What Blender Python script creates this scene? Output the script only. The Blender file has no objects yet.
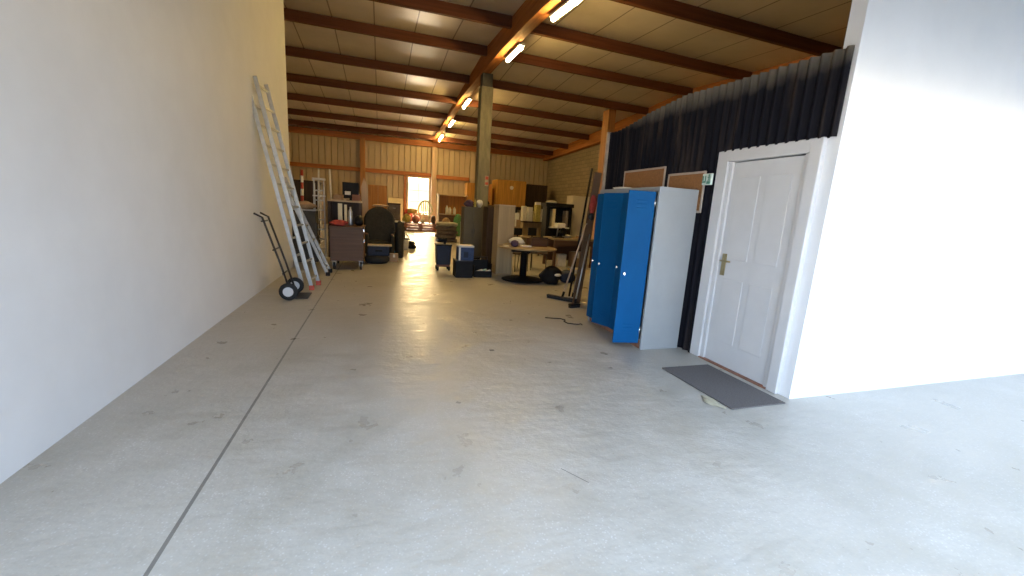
import bpy, bmesh, math, random
from mathutils import Vector, Matrix
random.seed(7)
sc = bpy.context.scene
COL = sc.collection
PI = math.pi

# ------------------------------------------------------------------ materials
def nt(m):
    m.use_nodes = True
    n = m.node_tree; n.nodes.clear()
    o = n.nodes.new('ShaderNodeOutputMaterial'); b = n.nodes.new('ShaderNodeBsdfPrincipled')
    n.links.new(b.outputs[0], o.inputs[0])
    return n, b
def mix_rgb(n, f, a, b, mode='MIX'):
    x = n.nodes.new('ShaderNodeMix'); x.data_type = 'RGBA'; x.blend_type = mode
    for k, v in ((0, f), (6, a), (7, b)):
        if hasattr(v, 'is_output'): n.links.new(v, x.inputs[k])
        elif k == 0: x.inputs[0].default_value = v
        else: x.inputs[k].default_value = (*v[:3], 1)
    return x.outputs[2]
def math_n(n, op, a, b=None, c=None):
    x = n.nodes.new('ShaderNodeMath'); x.operation = op
    for k, v in enumerate((a, b, c)):
        if v is None: continue
        if hasattr(v, 'is_output'): n.links.new(v, x.inputs[k])
        else: x.inputs[k].default_value = v
    return x.outputs[0]
def ramp(n, f, p0, p1):
    x = n.nodes.new('ShaderNodeMapRange'); x.inputs[1].default_value = p0; x.inputs[2].default_value = p1
    n.links.new(f, x.inputs[0]); return x.outputs[0]
def noise(n, scale, detail=4, stretch=(1, 1, 1), rough=.6):
    t = n.nodes.new('ShaderNodeTexCoord'); mp = n.nodes.new('ShaderNodeMapping')
    mp.inputs['Scale'].default_value = stretch
    n.links.new(t.outputs['Object'], mp.inputs[0])
    x = n.nodes.new('ShaderNodeTexNoise'); x.inputs['Scale'].default_value = scale
    x.inputs['Detail'].default_value = detail; x.inputs['Roughness'].default_value = rough
    n.links.new(mp.outputs[0], x.inputs['Vector']); return x.outputs['Fac']
def bump(n, b, h, strength=.2, dist=.01):
    x = n.nodes.new('ShaderNodeBump'); x.inputs['Strength'].default_value = strength; x.inputs['Distance'].default_value = dist
    n.links.new(h, x.inputs['Height']); n.links.new(x.outputs[0], b.inputs['Normal'])
MATS = {}
def mat(name, col, rough=.6, metal=0, var=.25, scale=6, stretch=(1, 1, 1), bmp=.08, spec=.5):
    if name in MATS: return MATS[name]
    m = bpy.data.materials.new(name); n, b = nt(m)
    f = noise(n, scale, 5, stretch)
    f = ramp(n, f, .3, .7)
    lo = [c * (1 - var) for c in col]; hi = [min(1, c * (1 + var)) for c in col]
    n.links.new(mix_rgb(n, f, lo, hi), b.inputs['Base Color'])
    b.inputs['Roughness'].default_value = rough; b.inputs['Metallic'].default_value = metal
    b.inputs['Specular IOR Level'].default_value = spec
    if bmp: bump(n, b, f, bmp, .004)
    MATS[name] = m; return m
def wood(name, col, axis='z', var=.35, rough=.55, scale=5, spec=.4):
    s = {'x': (.12, 3, 3), 'y': (3, .12, 3), 'z': (3, 3, .12)}[axis]
    return mat(name, col, rough, 0, var, scale, s, .12, spec)

WHITE = mat('white_paint', (.62, .61, .60), .5, var=.04, scale=3)
WALLW = mat('white_plaster', (.80, .80, .80), .8, var=.03, scale=2, bmp=.05)
ALU = mat('brushed_aluminium', (.45, .455, .44), .42, .65, .12, 9)
STEEL = mat('galvanised_steel', (.5, .5, .5), .4, .7, .15, 12)
CHROME = mat('chrome', (.75, .75, .75), .2, 1, .03, 5)
DSTEEL = mat('dark_steel', (.025, .025, .028), .45, .3, .2, 10)
BLACK = mat('black_plastic', (.009, .009, .010), .55, 0, .25, 10, spec=.2)
RUBBER = mat('black_rubber', (.015, .015, .015), .8, 0, .2, 14)
RED = mat('red_plastic', (.50, .07, .04), .5, 0, .15, 8)
GLULAM = wood('glulam_timber', (.34, .13, .036), 'y', .3, .75, 5, .2)
PURLIN = wood('purlin_timber', (.105, .034, .015), 'x', .3, .65, 5, .25)
RAILW = wood('rail_timber', (.36, .13, .04), 'x', .3, .55)
POSTW = wood('post_timber', (.36, .17, .06), 'z', .3, .55)
PLY = wood('plywood_brown', (.33, .16, .06), 'z', .3, .6)
ORANGEW = wood('orange_pine', (.50, .22, .055), 'z', .3, .5)
YELLOWW = wood('yellow_pine', (.48, .25, .05), 'z', .3, .55)
BROWNW = wood('brown_timber', (.11, .055, .028), 'x', .3, .55)
DKBROWN = wood('dark_brown_wood', (.045, .026, .016), 'z', .35, .55)
PALEW = wood('pale_timber', (.52, .40, .26), 'x', .25, .55)
PALEZ = wood('pale_timber_upright', (.50, .38, .28), 'z', .25, .55)
BEIGE = wood('beige_wood_grain', (.40, .30, .165), 'z', .2, .5)
TABLEW = wood('table_beech', (.30, .22, .12), 'x', .2, .45)
CREAM = mat('cream_board', (.74, .65, .42), .6, var=.1, scale=4)
BLUE = mat('blue_locker_enamel', (.001, .074, .215), .5, 0, .12, 2.5, (1, 1, .5), .02, .1)
GREYL = mat('grey_locker_enamel', (.30, .31, .31), .42, 0, .05, 3, (1, 1, 1), .02)
LINSIDE = mat('locker_inside', (.20, .22, .24), .6, 0, .1, 4)
RUST = mat('red_oxide_primer', (.28, .13, .08), .7, 0, .3, 9)
CORK = mat('cork', (.31, .145, .055), .85, 0, .22, 60)
ALUF = mat('board_frame', (.50, .42, .34), .5, .1, .1, 8)
MATM = mat('grey_carpet_mat', (.11, .10, .097), .95, 0, .35, 90, bmp=.4)
NAVY = mat('navy_canvas', (.010, .018, .042), .7, 0, .25, 12)
BLUEB = mat('blue_cardboard', (.02, .045, .125), .55, 0, .3, 14)
TEALB = mat('blue_crate_plastic', (.03, .15, .24), .5, 0, .15, 8)
OLIVE = mat('dark_olive_upholstery', (.030, .025, .014), .85, 0, .3, 18, bmp=.2)
TANCL = mat('tan_cloth', (.55, .40, .24), .85, 0, .15, 9)
GREYCL = mat('grey_blanket', (.20, .165, .14), .9, 0, .25, 10, bmp=.25)
PALECL = mat('pale_blanket', (.48, .44, .32), .9, 0, .15, 9, bmp=.2)
GREYCAB = mat('grey_green_cabinet', (.085, .075, .046), .5, 0, .12, 4)
PURPLE = mat('purple_fabric', (.085, .05, .09), .8, 0, .25, 14)
GREEN = mat('green_fabric', (.08, .24, .10), .8, 0, .3, 14)
PAPER = mat('white_paper', (.72, .70, .62), .7, 0, .1, 12)
CARD = mat('cardboard', (.34, .22, .12), .8, 0, .15, 8)
REDCL = mat('red_cloth', (.34, .045, .035), .85, 0, .3, 12, bmp=.2)
YGREEN = mat('yellow_green_sack', (.42, .36, .10), .8, 0, .35, 12)
PINKS = mat('pinkish_sack', (.42, .17, .13), .8, 0, .35, 12)
BRICKR = mat('rust_red_pallet', (.20, .085, .06), .75, 0, .3, 8)
CONCC = mat('pillar_concrete', (.20, .185, .125), .8, 0, .35, 7, (1, 1, .25), .25)
FLOOROUT = mat('yard_concrete', (.46, .46, .45), .85, 0, .1, 2)

# concrete floor: cast slab, dusty, with a joint and a few marks
def floor_material():
    m = bpy.data.materials.new('concrete_floor'); n, b = nt(m)
    big = ramp(n, noise(n, .55, 5), .3, .72); mid = ramp(n, noise(n, 3.2, 6), .3, .7)
    fine = ramp(n, noise(n, 38, 6, rough=.7), .25, .75)
    c = mix_rgb(n, big, (.30, .27, .21), (.47, .44, .385))
    c = mix_rgb(n, math_n(n, 'MULTIPLY', mid, .6), c, (.53, .51, .47))
    c = mix_rgb(n, math_n(n, 'MULTIPLY', fine, .45), c, (.32, .31, .295))
    spots = n.nodes.new('ShaderNodeTexVoronoi'); spots.inputs['Scale'].default_value = 55
    t = n.nodes.new('ShaderNodeTexCoord'); n.links.new(t.outputs['Object'], spots.inputs['Vector'])
    sp = ramp(n, spots.outputs['Distance'], .30, .12)
    c = mix_rgb(n, math_n(n, 'MULTIPLY', math_n(n, 'MULTIPLY', sp, mid), .6), c, (.62, .63, .63))
    s = n.nodes.new('ShaderNodeSeparateXYZ'); n.links.new(t.outputs['Object'], s.inputs[0])
    X, Y = s.outputs[0], s.outputs[1]
    def seg(c, x0, y0, x1, y1, w, col, k):
        dx, dy = x1 - x0, y1 - y0; L = math.hypot(dx, dy); ux, uy = dx / L, dy / L
        a = math_n(n, 'SUBTRACT', X, (x0 + x1) / 2); e = math_n(n, 'SUBTRACT', Y, (y0 + y1) / 2)
        u = math_n(n, 'ADD', math_n(n, 'MULTIPLY', a, ux), math_n(n, 'MULTIPLY', e, uy))
        v = math_n(n, 'ADD', math_n(n, 'MULTIPLY', a, -uy), math_n(n, 'MULTIPLY', e, ux))
        iu = math_n(n, 'LESS_THAN', math_n(n, 'ABSOLUTE', u), L / 2); iv = math_n(n, 'LESS_THAN', math_n(n, 'ABSOLUTE', v), w)
        return mix_rgb(n, math_n(n, 'MULTIPLY', math_n(n, 'MULTIPLY', iu, iv), k), c, col)
    c = seg(c, -.85, -2, -.85, 26, .009, (.09, .085, .075), .75)
    c = seg(c, 1.00, 1.93, 1.10, 1.78, .003, (.10, .10, .10), .8)
    c = seg(c, 1.09, 3.95, 1.14, 3.95, .025, (.05, .05, .05), .8)
    c = seg(c, .24, 3.88, .30, 3.87, .014, (.06, .055, .05), .7)
    c = seg(c, .55, 2.86, .58, 2.84, .015, (.10, .10, .09), .6)
    n.links.new(c, b.inputs['Base Color'])
    r = n.nodes.new('ShaderNodeMapRange'); r.inputs[3].default_value = .24; r.inputs[4].default_value = .56
    n.links.new(mid, r.inputs[0]); n.links.new(r.outputs[0], b.inputs['Roughness'])
    b.inputs['Specular IOR Level'].default_value = .45
    h = math_n(n, 'ADD', math_n(n, 'MULTIPLY', noise(n, 4.5, 4, (1, 1.6, 1)), 2.0), math_n(n, 'MULTIPLY', noise(n, 22, 5), .35))
    bump(n, b, h, .25, .02)
    return m
# sandwich roof panels with joints every 1.05 m
def ceiling_material():
    m = bpy.data.materials.new('roof_panels'); n, b = nt(m)
    t = n.nodes.new('ShaderNodeTexCoord'); s = n.nodes.new('ShaderNodeSeparateXYZ'); n.links.new(t.outputs['Object'], s.inputs[0])
    fx = math_n(n, 'FRACT', math_n(n, 'DIVIDE', math_n(n, 'ADD', s.outputs[0], 50.4 + .68), 1.05))
    joint = math_n(n, 'LESS_THAN', math_n(n, 'ABSOLUTE', math_n(n, 'SUBTRACT', fx, .5)), .016)
    f = ramp(n, noise(n, 1.1, 4), .3, .7)
    c = mix_rgb(n, f, (.50, .44, .355), (.60, .535, .44))
    c = mix_rgb(n, math_n(n, 'MULTIPLY', joint, .8), c, (.09, .06, .035))
    n.links.new(c, b.inputs['Base Color']); b.inputs['Roughness'].default_value = .30
    bump(n, b, noise(n, 1.7, 2), .06, .03)
    return m
def cladding_material():
    m = bpy.data.materials.new('black_corrugated_sheet'); n, b = nt(m)
    t = n.nodes.new('ShaderNodeTexCoord'); s = n.nodes.new('ShaderNodeSeparateXYZ'); n.links.new(t.outputs['Object'], s.inputs[0])
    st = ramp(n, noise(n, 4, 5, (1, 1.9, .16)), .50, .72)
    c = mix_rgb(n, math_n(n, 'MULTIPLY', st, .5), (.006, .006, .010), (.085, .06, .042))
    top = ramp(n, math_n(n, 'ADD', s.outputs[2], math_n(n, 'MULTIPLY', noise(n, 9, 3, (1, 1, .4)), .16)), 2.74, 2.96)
    c = mix_rgb(n, math_n(n, 'MULTIPLY', top, .55), c, (.30, .26, .20))  # pale top band: dust plus lamp light on the edge painted into the colour
    n.links.new(c, b.inputs['Base Color']); b.inputs['Roughness'].default_value = .75; b.inputs['Specular IOR Level'].default_value = .12
    return m
def block_material():
    m = bpy.data.materials.new('breeze_blocks'); n, b = nt(m)
    t = n.nodes.new('ShaderNodeTexCoord'); s = n.nodes.new('ShaderNodeSeparateXYZ'); n.links.new(t.outputs['Object'], s.inputs[0])
    cb = n.nodes.new('ShaderNodeCombineXYZ'); n.links.new(s.outputs[1], cb.inputs[0]); n.links.new(s.outputs[2], cb.inputs[1])
    br = n.nodes.new('ShaderNodeTexBrick'); n.links.new(cb.outputs[0], br.inputs['Vector'])
    br.inputs['Scale'].default_value = 1; br.inputs['Brick Width'].default_value = .5; br.inputs['Row Height'].default_value = .2
    br.inputs['Mortar Size'].default_value = .012
    br.inputs['Color1'].default_value = (.29, .235, .16, 1); br.inputs['Color2'].default_value = (.225, .18, .125, 1); br.inputs['Mortar'].default_value = (.13, .11, .085, 1)
    c = mix_rgb(n, math_n(n, 'MULTIPLY', noise(n, 2.5, 5), .5), br.outputs['Color'], (.20, .165, .12))
    n.links.new(c, b.inputs['Base Color']); b.inputs['Roughness'].default_value = .9
    return m
def stripes_material():
    m = bpy.data.materials.new('red_white_bands'); n, b = nt(m)
    t = n.nodes.new('ShaderNodeTexCoord'); s = n.nodes.new('ShaderNodeSeparateXYZ'); n.links.new(t.outputs['Object'], s.inputs[0])
    f = math_n(n, 'GREATER_THAN', math_n(n, 'FRACT', math_n(n, 'MULTIPLY', s.outputs[2], 3.0)), .5)
    n.links.new(mix_rgb(n, f, (.40, .04, .03), (.8, .78, .74)), b.inputs['Base Color']); return m
def emit(name, col, st):
    m = bpy.data.materials.new(name); n, b = nt(m)
    b.inputs['Base Color'].default_value = (.8, .8, .8, 1); b.inputs['Emission Color'].default_value = (*col, 1); b.inputs['Emission Strength'].default_value = st
    return m
def glass():
    m = bpy.data.materials.new('window_glass'); m.use_nodes = True; n = m.node_tree; n.nodes.clear()
    o = n.nodes.new('ShaderNodeOutputMaterial'); x = n.nodes.new('ShaderNodeMixShader'); a = n.nodes.new('ShaderNodeBsdfTransparent'); g = n.nodes.new('ShaderNodeBsdfGlossy')
    g.inputs['Roughness'].default_value = .05; x.inputs[0].default_value = .08
    n.links.new(a.outputs[0], x.inputs[1]); n.links.new(g.outputs[0], x.inputs[2]); n.links.new(x.outputs[0], o.inputs[0]); return m
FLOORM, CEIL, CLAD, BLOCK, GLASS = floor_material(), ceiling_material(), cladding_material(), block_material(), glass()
SHEET = mat('pale_trapezoid_sheet', (.47, .385, .26), .5, 0, .08, 1.5, (1, 1, .3), .02)
TUBE = emit('fluorescent_tube', (1, .67, .22), 240)

# ------------------------------------------------------------------ mesh helpers
class MB:
    def __init__(s): s.v = []; s.f = []; s.sm = []
    def add(s, vs, fs, smooth=False):
        o = len(s.v); s.v += [tuple(v) for v in vs]; s.f += [tuple(i + o for i in f) for f in fs]; s.sm += [smooth] * len(fs); return s
    def box(s, x0, x1, y0, y1, z0, z1):
        vs = [(x, y, z) for z in (z0, z1) for x, y in ((x0, y0), (x1, y0), (x1, y1), (x0, y1))]
        return s.add(vs, [(3, 2, 1, 0), (4, 5, 6, 7), (0, 1, 5, 4), (1, 2, 6, 5), (2, 3, 7, 6), (3, 0, 4, 7)])
    def obox(s, c, size, rot=None, ax='Z'):
        R = rot if isinstance(rot, Matrix) else Matrix.Rotation(rot or 0, 3, ax)
        h = [q / 2 for q in size]; c = Vector(c)
        vs = [c + R @ Vector((x * h[0], y * h[1], z * h[2])) for z in (-1, 1) for x, y in ((-1, -1), (1, -1), (1, 1), (-1, 1))]
        return s.add(vs, [(3, 2, 1, 0), (4, 5, 6, 7), (0, 1, 5, 4), (1, 2, 6, 5), (2, 3, 7, 6), (3, 0, 4, 7)])
    def beam(s, p0, p1, w, d, up=(0, 0, 1)):
        p0, p1 = Vector(p0), Vector(p1); t = (p1 - p0).normalized(); u = Vector(up)
        if abs(t.dot(u)) > .95: u = Vector((0, 1, 0))
        a = t.cross(u).normalized(); b = a.cross(t).normalized()
        vs = [p + a * (i * w / 2) + b * (j * d / 2) for p in (p0, p1) for i, j in ((-1, -1), (1, -1), (1, 1), (-1, 1))]
        return s.add(vs, [(3, 2, 1, 0), (4, 5, 6, 7), (0, 1, 5, 4), (1, 2, 6, 5), (2, 3, 7, 6), (3, 0, 4, 7)])
    def tube(s, pts, r, n=10, r2=None):
        pts = [Vector(p) for p in pts]; N = len(pts); vs = []; a = None
        for i, p in enumerate(pts):
            t = (pts[min(i + 1, N - 1)] - pts[max(i - 1, 0)]).normalized()
            if a is None: a = t.orthogonal().normalized()
            a = (a - t * a.dot(t)).normalized(); b = t.cross(a)
            rr = r if r2 is None else r + (r2 - r) * i / (N - 1)
            vs += [p + (a * math.cos(2 * PI * k / n) + b * math.sin(2 * PI * k / n)) * rr for k in range(n)]
        fs = [(i * n + k, i * n + (k + 1) % n, (i + 1) * n + (k + 1) % n, (i + 1) * n + k) for i in range(N - 1) for k in range(n)]
        s.add(vs, fs, True); o = len(s.v) - len(vs)
        s.f += [tuple(o + k for k in reversed(range(n))), tuple(o + (N - 1) * n + k for k in range(n))]; s.sm += [False, False]; return s
    def lathe(s, prof, c=(0, 0, 0), n=28, ax='z'):
        c = Vector(c); vs = []
        for r, z in prof:
            for k in range(n):
                a = 2 * PI * k / n; x, y = r * math.cos(a), r * math.sin(a)
                vs.append(c + Vector({'z': (x, y, z), 'y': (x, z, y), 'x': (z, x, y)}[ax]))
        fs = [(i * n + k, i * n + (k + 1) % n, (i + 1) * n + (k + 1) % n, (i + 1) * n + k) for i in range(len(prof) - 1) for k in range(n)]
        s.add(vs, fs, True); o = len(s.v) - len(vs); e = (len(prof) - 1) * n
        s.f += [tuple(o + k for k in reversed(range(n))), tuple(o + e + k for k in range(n))]; s.sm += [False, False]; return s
    def prism(s, poly, d, a0, a1):
        """polygon in the plane normal to axis d, extruded from a0 to a1"""
        P = {'x': lambda u, v, w: (w, u, v), 'y': lambda u, v, w: (u, w, v), 'z': lambda u, v, w: (u, v, w)}[d]; n = len(poly)
        return s.add([P(u, v, a0) for u, v in poly] + [P(u, v, a1) for u, v in poly],
                     [tuple(reversed(range(n))), tuple(range(n, 2 * n))] + [(i, (i + 1) % n, n + (i + 1) % n, n + i) for i in range(n)])
    def blob(s, c, size, seed=0, amp=.12, n=18, m=12, flat=True, p=1.0):
        """a slumped soft lump: flat underneath, dented on top"""
        rnd = random.Random(seed); ph = [rnd.uniform(0, 6.28) for _ in range(8)]; c = Vector(c); vs = []; hx, hy, hz = [q / 2 for q in size]
        sg = lambda q: math.copysign(abs(q) ** p, q)
        for i in range(m + 1):
            th = PI * i / m
            for k in range(n):
                a = 2 * PI * k / n
                w = 1 + amp * (math.sin(3 * a + ph[0] + 2 * th) + .7 * math.sin(5 * a - ph[1] + 3 * th) + .6 * math.sin(4 * th + ph[2] + a)) * math.sin(th)
                x, y, z = sg(math.sin(th)) * sg(math.cos(a)) * hx * w, sg(math.sin(th)) * sg(math.sin(a)) * hy * w, -sg(math.cos(th)) * hz * (1 + amp * .5 * math.sin(2 * a + ph[3]) * math.sin(th))
                if flat: z = max(z, -hz * .8)
                vs.append(c + Vector((x, y, z + (hz * .8 if flat else hz))))
        fs = [(i * n + k, i * n + (k + 1) % n, (i + 1) * n + (k + 1) % n, (i + 1) * n + k) for i in range(m) for k in range(n)]
        return s.add(vs, fs, True)
    def build(s, name, m, parent=None, bevel=0, loc=None, seg=2):
        me = bpy.data.meshes.new(name); me.from_pydata(s.v, [], s.f); me.update()
        me.polygons.foreach_set('use_smooth', s.sm)
        bm = bmesh.new(); bm.from_mesh(me); bmesh.ops.remove_doubles(bm, verts=bm.verts, dist=1e-5); bmesh.ops.recalc_face_normals(bm, faces=bm.faces); bm.to_mesh(me); bm.free()
        me.materials.append(m); o = bpy.data.objects.new(name, me); COL.objects.link(o)
        if parent: o.parent = parent
        if loc: o.location = loc
        if bevel:
            b = o.modifiers.new('bevel', 'BEVEL'); b.width = bevel; b.segments = seg; b.limit_method = 'ANGLE'; b.angle_limit = .6
        return o
def tag(o, label, cat, group=None, kind=None):
    o['label'] = label; o['category'] = cat
    if group: o['group'] = group
    if kind: o['kind'] = kind
    return o
def thing(name, label, cat, loc=(0, 0, 0), rz=0, group=None):
    o = bpy.data.objects.new(name, None); o.empty_display_size = .1; COL.objects.link(o); o.location = loc; o.rotation_euler = (0, 0, rz)
    return tag(o, label, cat, group)
def struct(o): o['kind'] = 'structure'; return o
def part(o, label): o['label'] = label; return o

def interp(tab):
    def f(y):
        for (a, p), (b, q) in zip(tab, tab[1:]):
            if y <= b: return p + (q - p) * (y - a) / (b - a)
        return tab[-1][1]
    return f
# ------------------------------------------------------------------ the hall
XL, XR, YB, YF = -5.1, 10.65, 26.5, .85
roof = lambda y, x=0: 6.12 - .062 * abs(y - 13.0) - .017 * max(0, x - 3.1)   # falls a little towards the right eave
struct(MB().box(XL - .3, XR + .3, YF - .1, YB + .3, -.2, 0).build('floor', FLOORM))
struct(MB().box(-30, 40, -30, YF - .1, -.2, -.02).build('ground', FLOOROUT))
struct(MB().box(-40, 50, YB + .3, 90, -.2, -.02).build('ground_rear', mat('pale_bounce_ground', (.78, .75, .68), .9, 0, .12, 3)))  # unseen pale ground, added to bounce light onto the ceiling through the window
c = MB()
for y0, y1 in ((YF - .4, 13), (13, YB + .4)):
    for x0, x1 in ((XL - .4, 3.1), (3.1, XR + .4)):
        vs = [(x, y, roof(y, x) + t) for t in (0, .12) for x, y in ((x0, y0), (x1, y0), (x1, y1), (x0, y1))]
        c.add(vs, [(3, 2, 1, 0), (4, 5, 6, 7), (0, 1, 5, 4), (1, 2, 6, 5), (2, 3, 7, 6), (3, 0, 4, 7)])
struct(c.build('ceiling', CEIL))

# trapezoid sheet wall: wide flats with narrow grooves
def sheet_x(x0, x1, z0, z1, y, sgn=1, pitch=.335):
    pts = []; k = math.ceil((x0 - 1e-6) / pitch); pts.append((x0, 0))
    while k * pitch + .07 < x1:
        q = k * pitch
        if q > x0 + .01: pts += [(q, 0), (q + .004, .09), (q + .046, .09), (q + .05, 0)]
        k += 1
    pts.append((x1, 0))
    poly = [(px, y + sgn * d) for px, d in pts] + [(x1, y + sgn * .12), (x0, y + sgn * .12)]
    return poly, z0, z1
WX0, WX1, WZ0, WZ1 = 1.60, 2.86, .95, 3.08
w = MB()
for x0, x1, z0, z1 in ((XL, WX0, 0, 5.6), (WX1, XR, 0, 5.6), (WX0, WX1, 0, WZ0), (WX0, WX1, WZ1, 5.6)):
    poly, a, b = sheet_x(x0, x1, z0, z1, YB); w.prism(poly, 'z', a, b)
struct(w.build('wall_back', SHEET))
w = MB(); poly, a, b = sheet_x(9.6, YB, 0, 6.3, 0)
w.prism([(XL - v, u) for u, v in poly], 'z', 0, 6.3); struct(w.build('wall_left', SHEET))
struct(MB().box(XR, XR + .2, 2.4, YB + .1, 0, 6.3).build('wall_right', BLOCK))
# entrance bay between two white-painted walls, open to the yard in front
struct(MB().box(-1.90, -1.75, YF, 9.6, 0, 6.3).build('wall_entrance_left', mat('pale_grey_plaster', (.64, .64, .64), .8, var=.04, scale=2, bmp=.05)))
struct(MB().box(-5.3, -1.90, 9.45, 9.6, 0, 6.3).build('wall_store_front', WALLW))
f = MB().box(-1.9, XR + .2, YF - .15, YF, 2.4, 6.2).box(8.6, XR + .2, YF - .15, YF, 0, 2.4); struct(f.build('wall_front', WALLW))  # unseen lintel kept low to hold daylight back from the deep floor
struct(MB().box(XR, XR + .2, YF - .15, 2.4, 0, 6.3).build('wall_entrance_right', WALLW))
f = MB().box(3.36, XR, 2.4, 2.52, 0, 6.2); struct(f.build('wall_office_front', WALLW))
# office box with a door and black corrugated sheets on its side
OX = 3.33; DY0, DY1, DH = 2.60, 3.44, 2.06
s = MB().box(OX + .04, OX + .16, 2.52, DY0, 0, 2.6).box(OX + .04, OX + .16, DY1, 5.8, 0, 2.6).box(OX + .04, OX + .16, DY0, DY1, DH, 2.6)
struct(s.build('wall_office_side', DKBROWN))
struct(MB().box(OX + .16, XR, 5.7, 5.8, 0, 2.6).build('wall_office_back', DKBROWN))
struct(MB().box(OX + .16, XR, 2.52, 5.7, 2.5, 2.6).build('ceiling_office', DKBROWN))
def onduline(y0, y1, z0, z1f):
    n = int((y1 - y0) / .0105); m = MB(); vs = []; 
    prof = [(y0 + (y1 - y0) * i / n) for i in range(n + 1)]
    amp = lambda y: .019 * math.sin(2 * PI * y / .095)
    for off in (0, .006):
        for z in (0, 1):
            vs += [(OX + amp(y) + off, y, z1f(y) if z else z0) for y in prof]
    N = n + 1; fs = []
    for i in range(n):
        fs += [(i, i + 1, N + i + 1, N + i), (2 * N + i + 1, 2 * N + i, 3 * N + i, 3 * N + i + 1), (N + i, N + i + 1, 3 * N + i + 1, 3 * N + i), (i + 1, i, 2 * N + i, 2 * N + i + 1)]
    fs += [(0, N, 3 * N, 2 * N), (n, 2 * N + n, 3 * N + n, N + n)]
    return m.add(vs, fs)
ztop = interp([(2.3, 2.80), (3.6, 2.84), (4.2, 2.87), (4.9, 2.80), (5.2, 2.74), (5.6, 2.69), (5.9, 2.70)])
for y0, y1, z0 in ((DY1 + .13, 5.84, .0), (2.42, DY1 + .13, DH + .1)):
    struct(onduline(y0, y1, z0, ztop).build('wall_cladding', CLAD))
struct(MB().box(OX - .035, OX + .03, 5.84, 5.88, 0, 2.71).build('trim_1', mat('pale_edge_trim', (.42, .36, .28), .6)))
# door
d = thing('door_1', 'white panel door in a white frame right of the lockers', 'door'); d['kind'] = 'structure'
fr = MB().box(OX - .012, OX + .12, DY1, DY1 + .135, 0, DH + .11).box(OX - .012, OX + .12, DY0 - .1, DY0, 0, DH + .11).box(OX - .012, OX + .12, DY0, DY1, DH, DH + .11)
fr.box(OX + .01, OX + .1, DY1 - .05, DY1, 0, DH).box(OX + .01, OX + .1, DY0, DY0 + .05, 0, DH)
fr.build('door_frame', WHITE, d, .008)
lf = MB().box(OX + .03, OX + .075, DY0 + .052, DY1 - .052, .012, DH - .01)
for z0, z1 in ((.25, .9), (1.1, 1.9)):
    for a, b in ((DY0 + .14, DY0 + .38), (DY1 - .38, DY1 - .14)): lf.box(OX + .024, OX + .03, a, b, z0, z1)
leaf = lf.build('door_leaf', WHITE, d, .004)
h = MB().obox((OX + .022, DY1 - .115, 1.04), (.012, .045, .22)); h.tube([(OX + .02, DY1 - .115, 1.08), (OX - .025, DY1 - .115, 1.08), (OX - .025, DY1 - .235, 1.08)], .009)
h.lathe([(.009, 0), (.009, .012)], (OX + .008, DY1 - .115, .97), 12, 'x'); h.build('door_handle', mat('brass', (.42, .34, .18), .3, .9), leaf)
MB().box(OX - .01, OX + .1, DY0, DY1, 0, .012).build('threshold', RUST, d)

# timber frame
def curved_beam(x0, x1, ys, top, bot):
    m = MB(); vs = []
    for y in ys: vs += [(x0, y, bot(y)), (x1, y, bot(y)), (x1, y, top(y)), (x0, y, top(y))]
    fs = [(3, 2, 1, 0), tuple(4 * (len(ys) - 1) + k for k in range(4))]
    for i in range(len(ys) - 1):
        for k in range(4): a, b = 4 * i + k, 4 * i + (k + 1) % 4; fs.append((a, b, b + 4, a + 4))
    return m.add(vs, fs)
ys = [YF + (YB - YF) * i / 60 for i in range(61)]
mb = interp([(-1, 4.45), (3, 4.65), (6, 5.06), (8.2, 5.31), (9.5, 5.42), (12, 5.52), (14, 5.56), (17, 5.62), (20, 5.50), (24, 5.37), (27, 5.12)])
tag(curved_beam(2.96, 3.24, ys, roof, mb).build('main_beam', GLULAM, bevel=.01), 'large curved orange-brown glulam beam carrying the lamps along the hall', 'beam')
eb = interp([(-1, 4.5), (6, 4.95), (11, 5.15), (16, 5.14), (22, 4.95), (27, 4.8)])
tag(curved_beam(10.30, 10.6, [2.55 + (YB - 2.55) * i / 50 for i in range(51)], lambda y: roof(y, 10.3), eb).build('edge_beam', GLULAM, bevel=.01), 'orange-brown glulam beam along the top of the block wall', 'beam')
PY = [2.75, 5.3, 7.8, 10.3, 12.75, 15.25, 17.75, 20.2, 22.7, 24.9]
ORD = ['nearest', 'second nearest', 'third nearest', 'fourth nearest', 'fifth nearest', 'fifth farthest', 'fourth farthest', 'third farthest', 'second farthest', 'farthest']
for i, y in enumerate(PY):
    for side, x0, x1 in (('left', XL if y > 9.6 else -1.75, 2.955), ('right', 3.245, 10.295)):
        o = MB().add([(x, yy, roof(y, x) - .005 - t) for t in (.265, .005) for x, yy in ((x0, y - .05), (x1, y - .05), (x1, y + .05), (x0, y + .05))], [(3, 2, 1, 0), (4, 5, 6, 7), (0, 1, 5, 4), (1, 2, 6, 5), (2, 3, 7, 6), (3, 0, 4, 7)]).build('roof_purlin', PURLIN, bevel=.006)
        tag(o, f'red-brown timber purlin {side} of the main beam, {ORD[i]} from the entrance', 'purlin', 'timber purlins under the roof')
tag(MB().box(XL, XR, YB - .2, YB - .02, 4.93, 5.24).build('wall_plate', RAILW, bevel=.01), 'long orange-brown timber across the top of the back wall', 'beam')
for i, (x0, x1, z, m_, l) in enumerate(((XL, -1.12, 3.25, RAILW, 'leftmost wall rail'), (-.84, 2.98, 3.25, RAILW, 'wall rail above the bright window'), (3.26, 5.35, 3.2, RAILW, 'wall rail above the orange cabinet'))):
    tag(MB().box(x0, x1, YB - .14, YB - .015, z - .1, z + .12).build('wall_rail', m_, bevel=.008), f'horizontal orange timber {l} on the back wall', 'rail', 'wall rails of the back wall')
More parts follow.
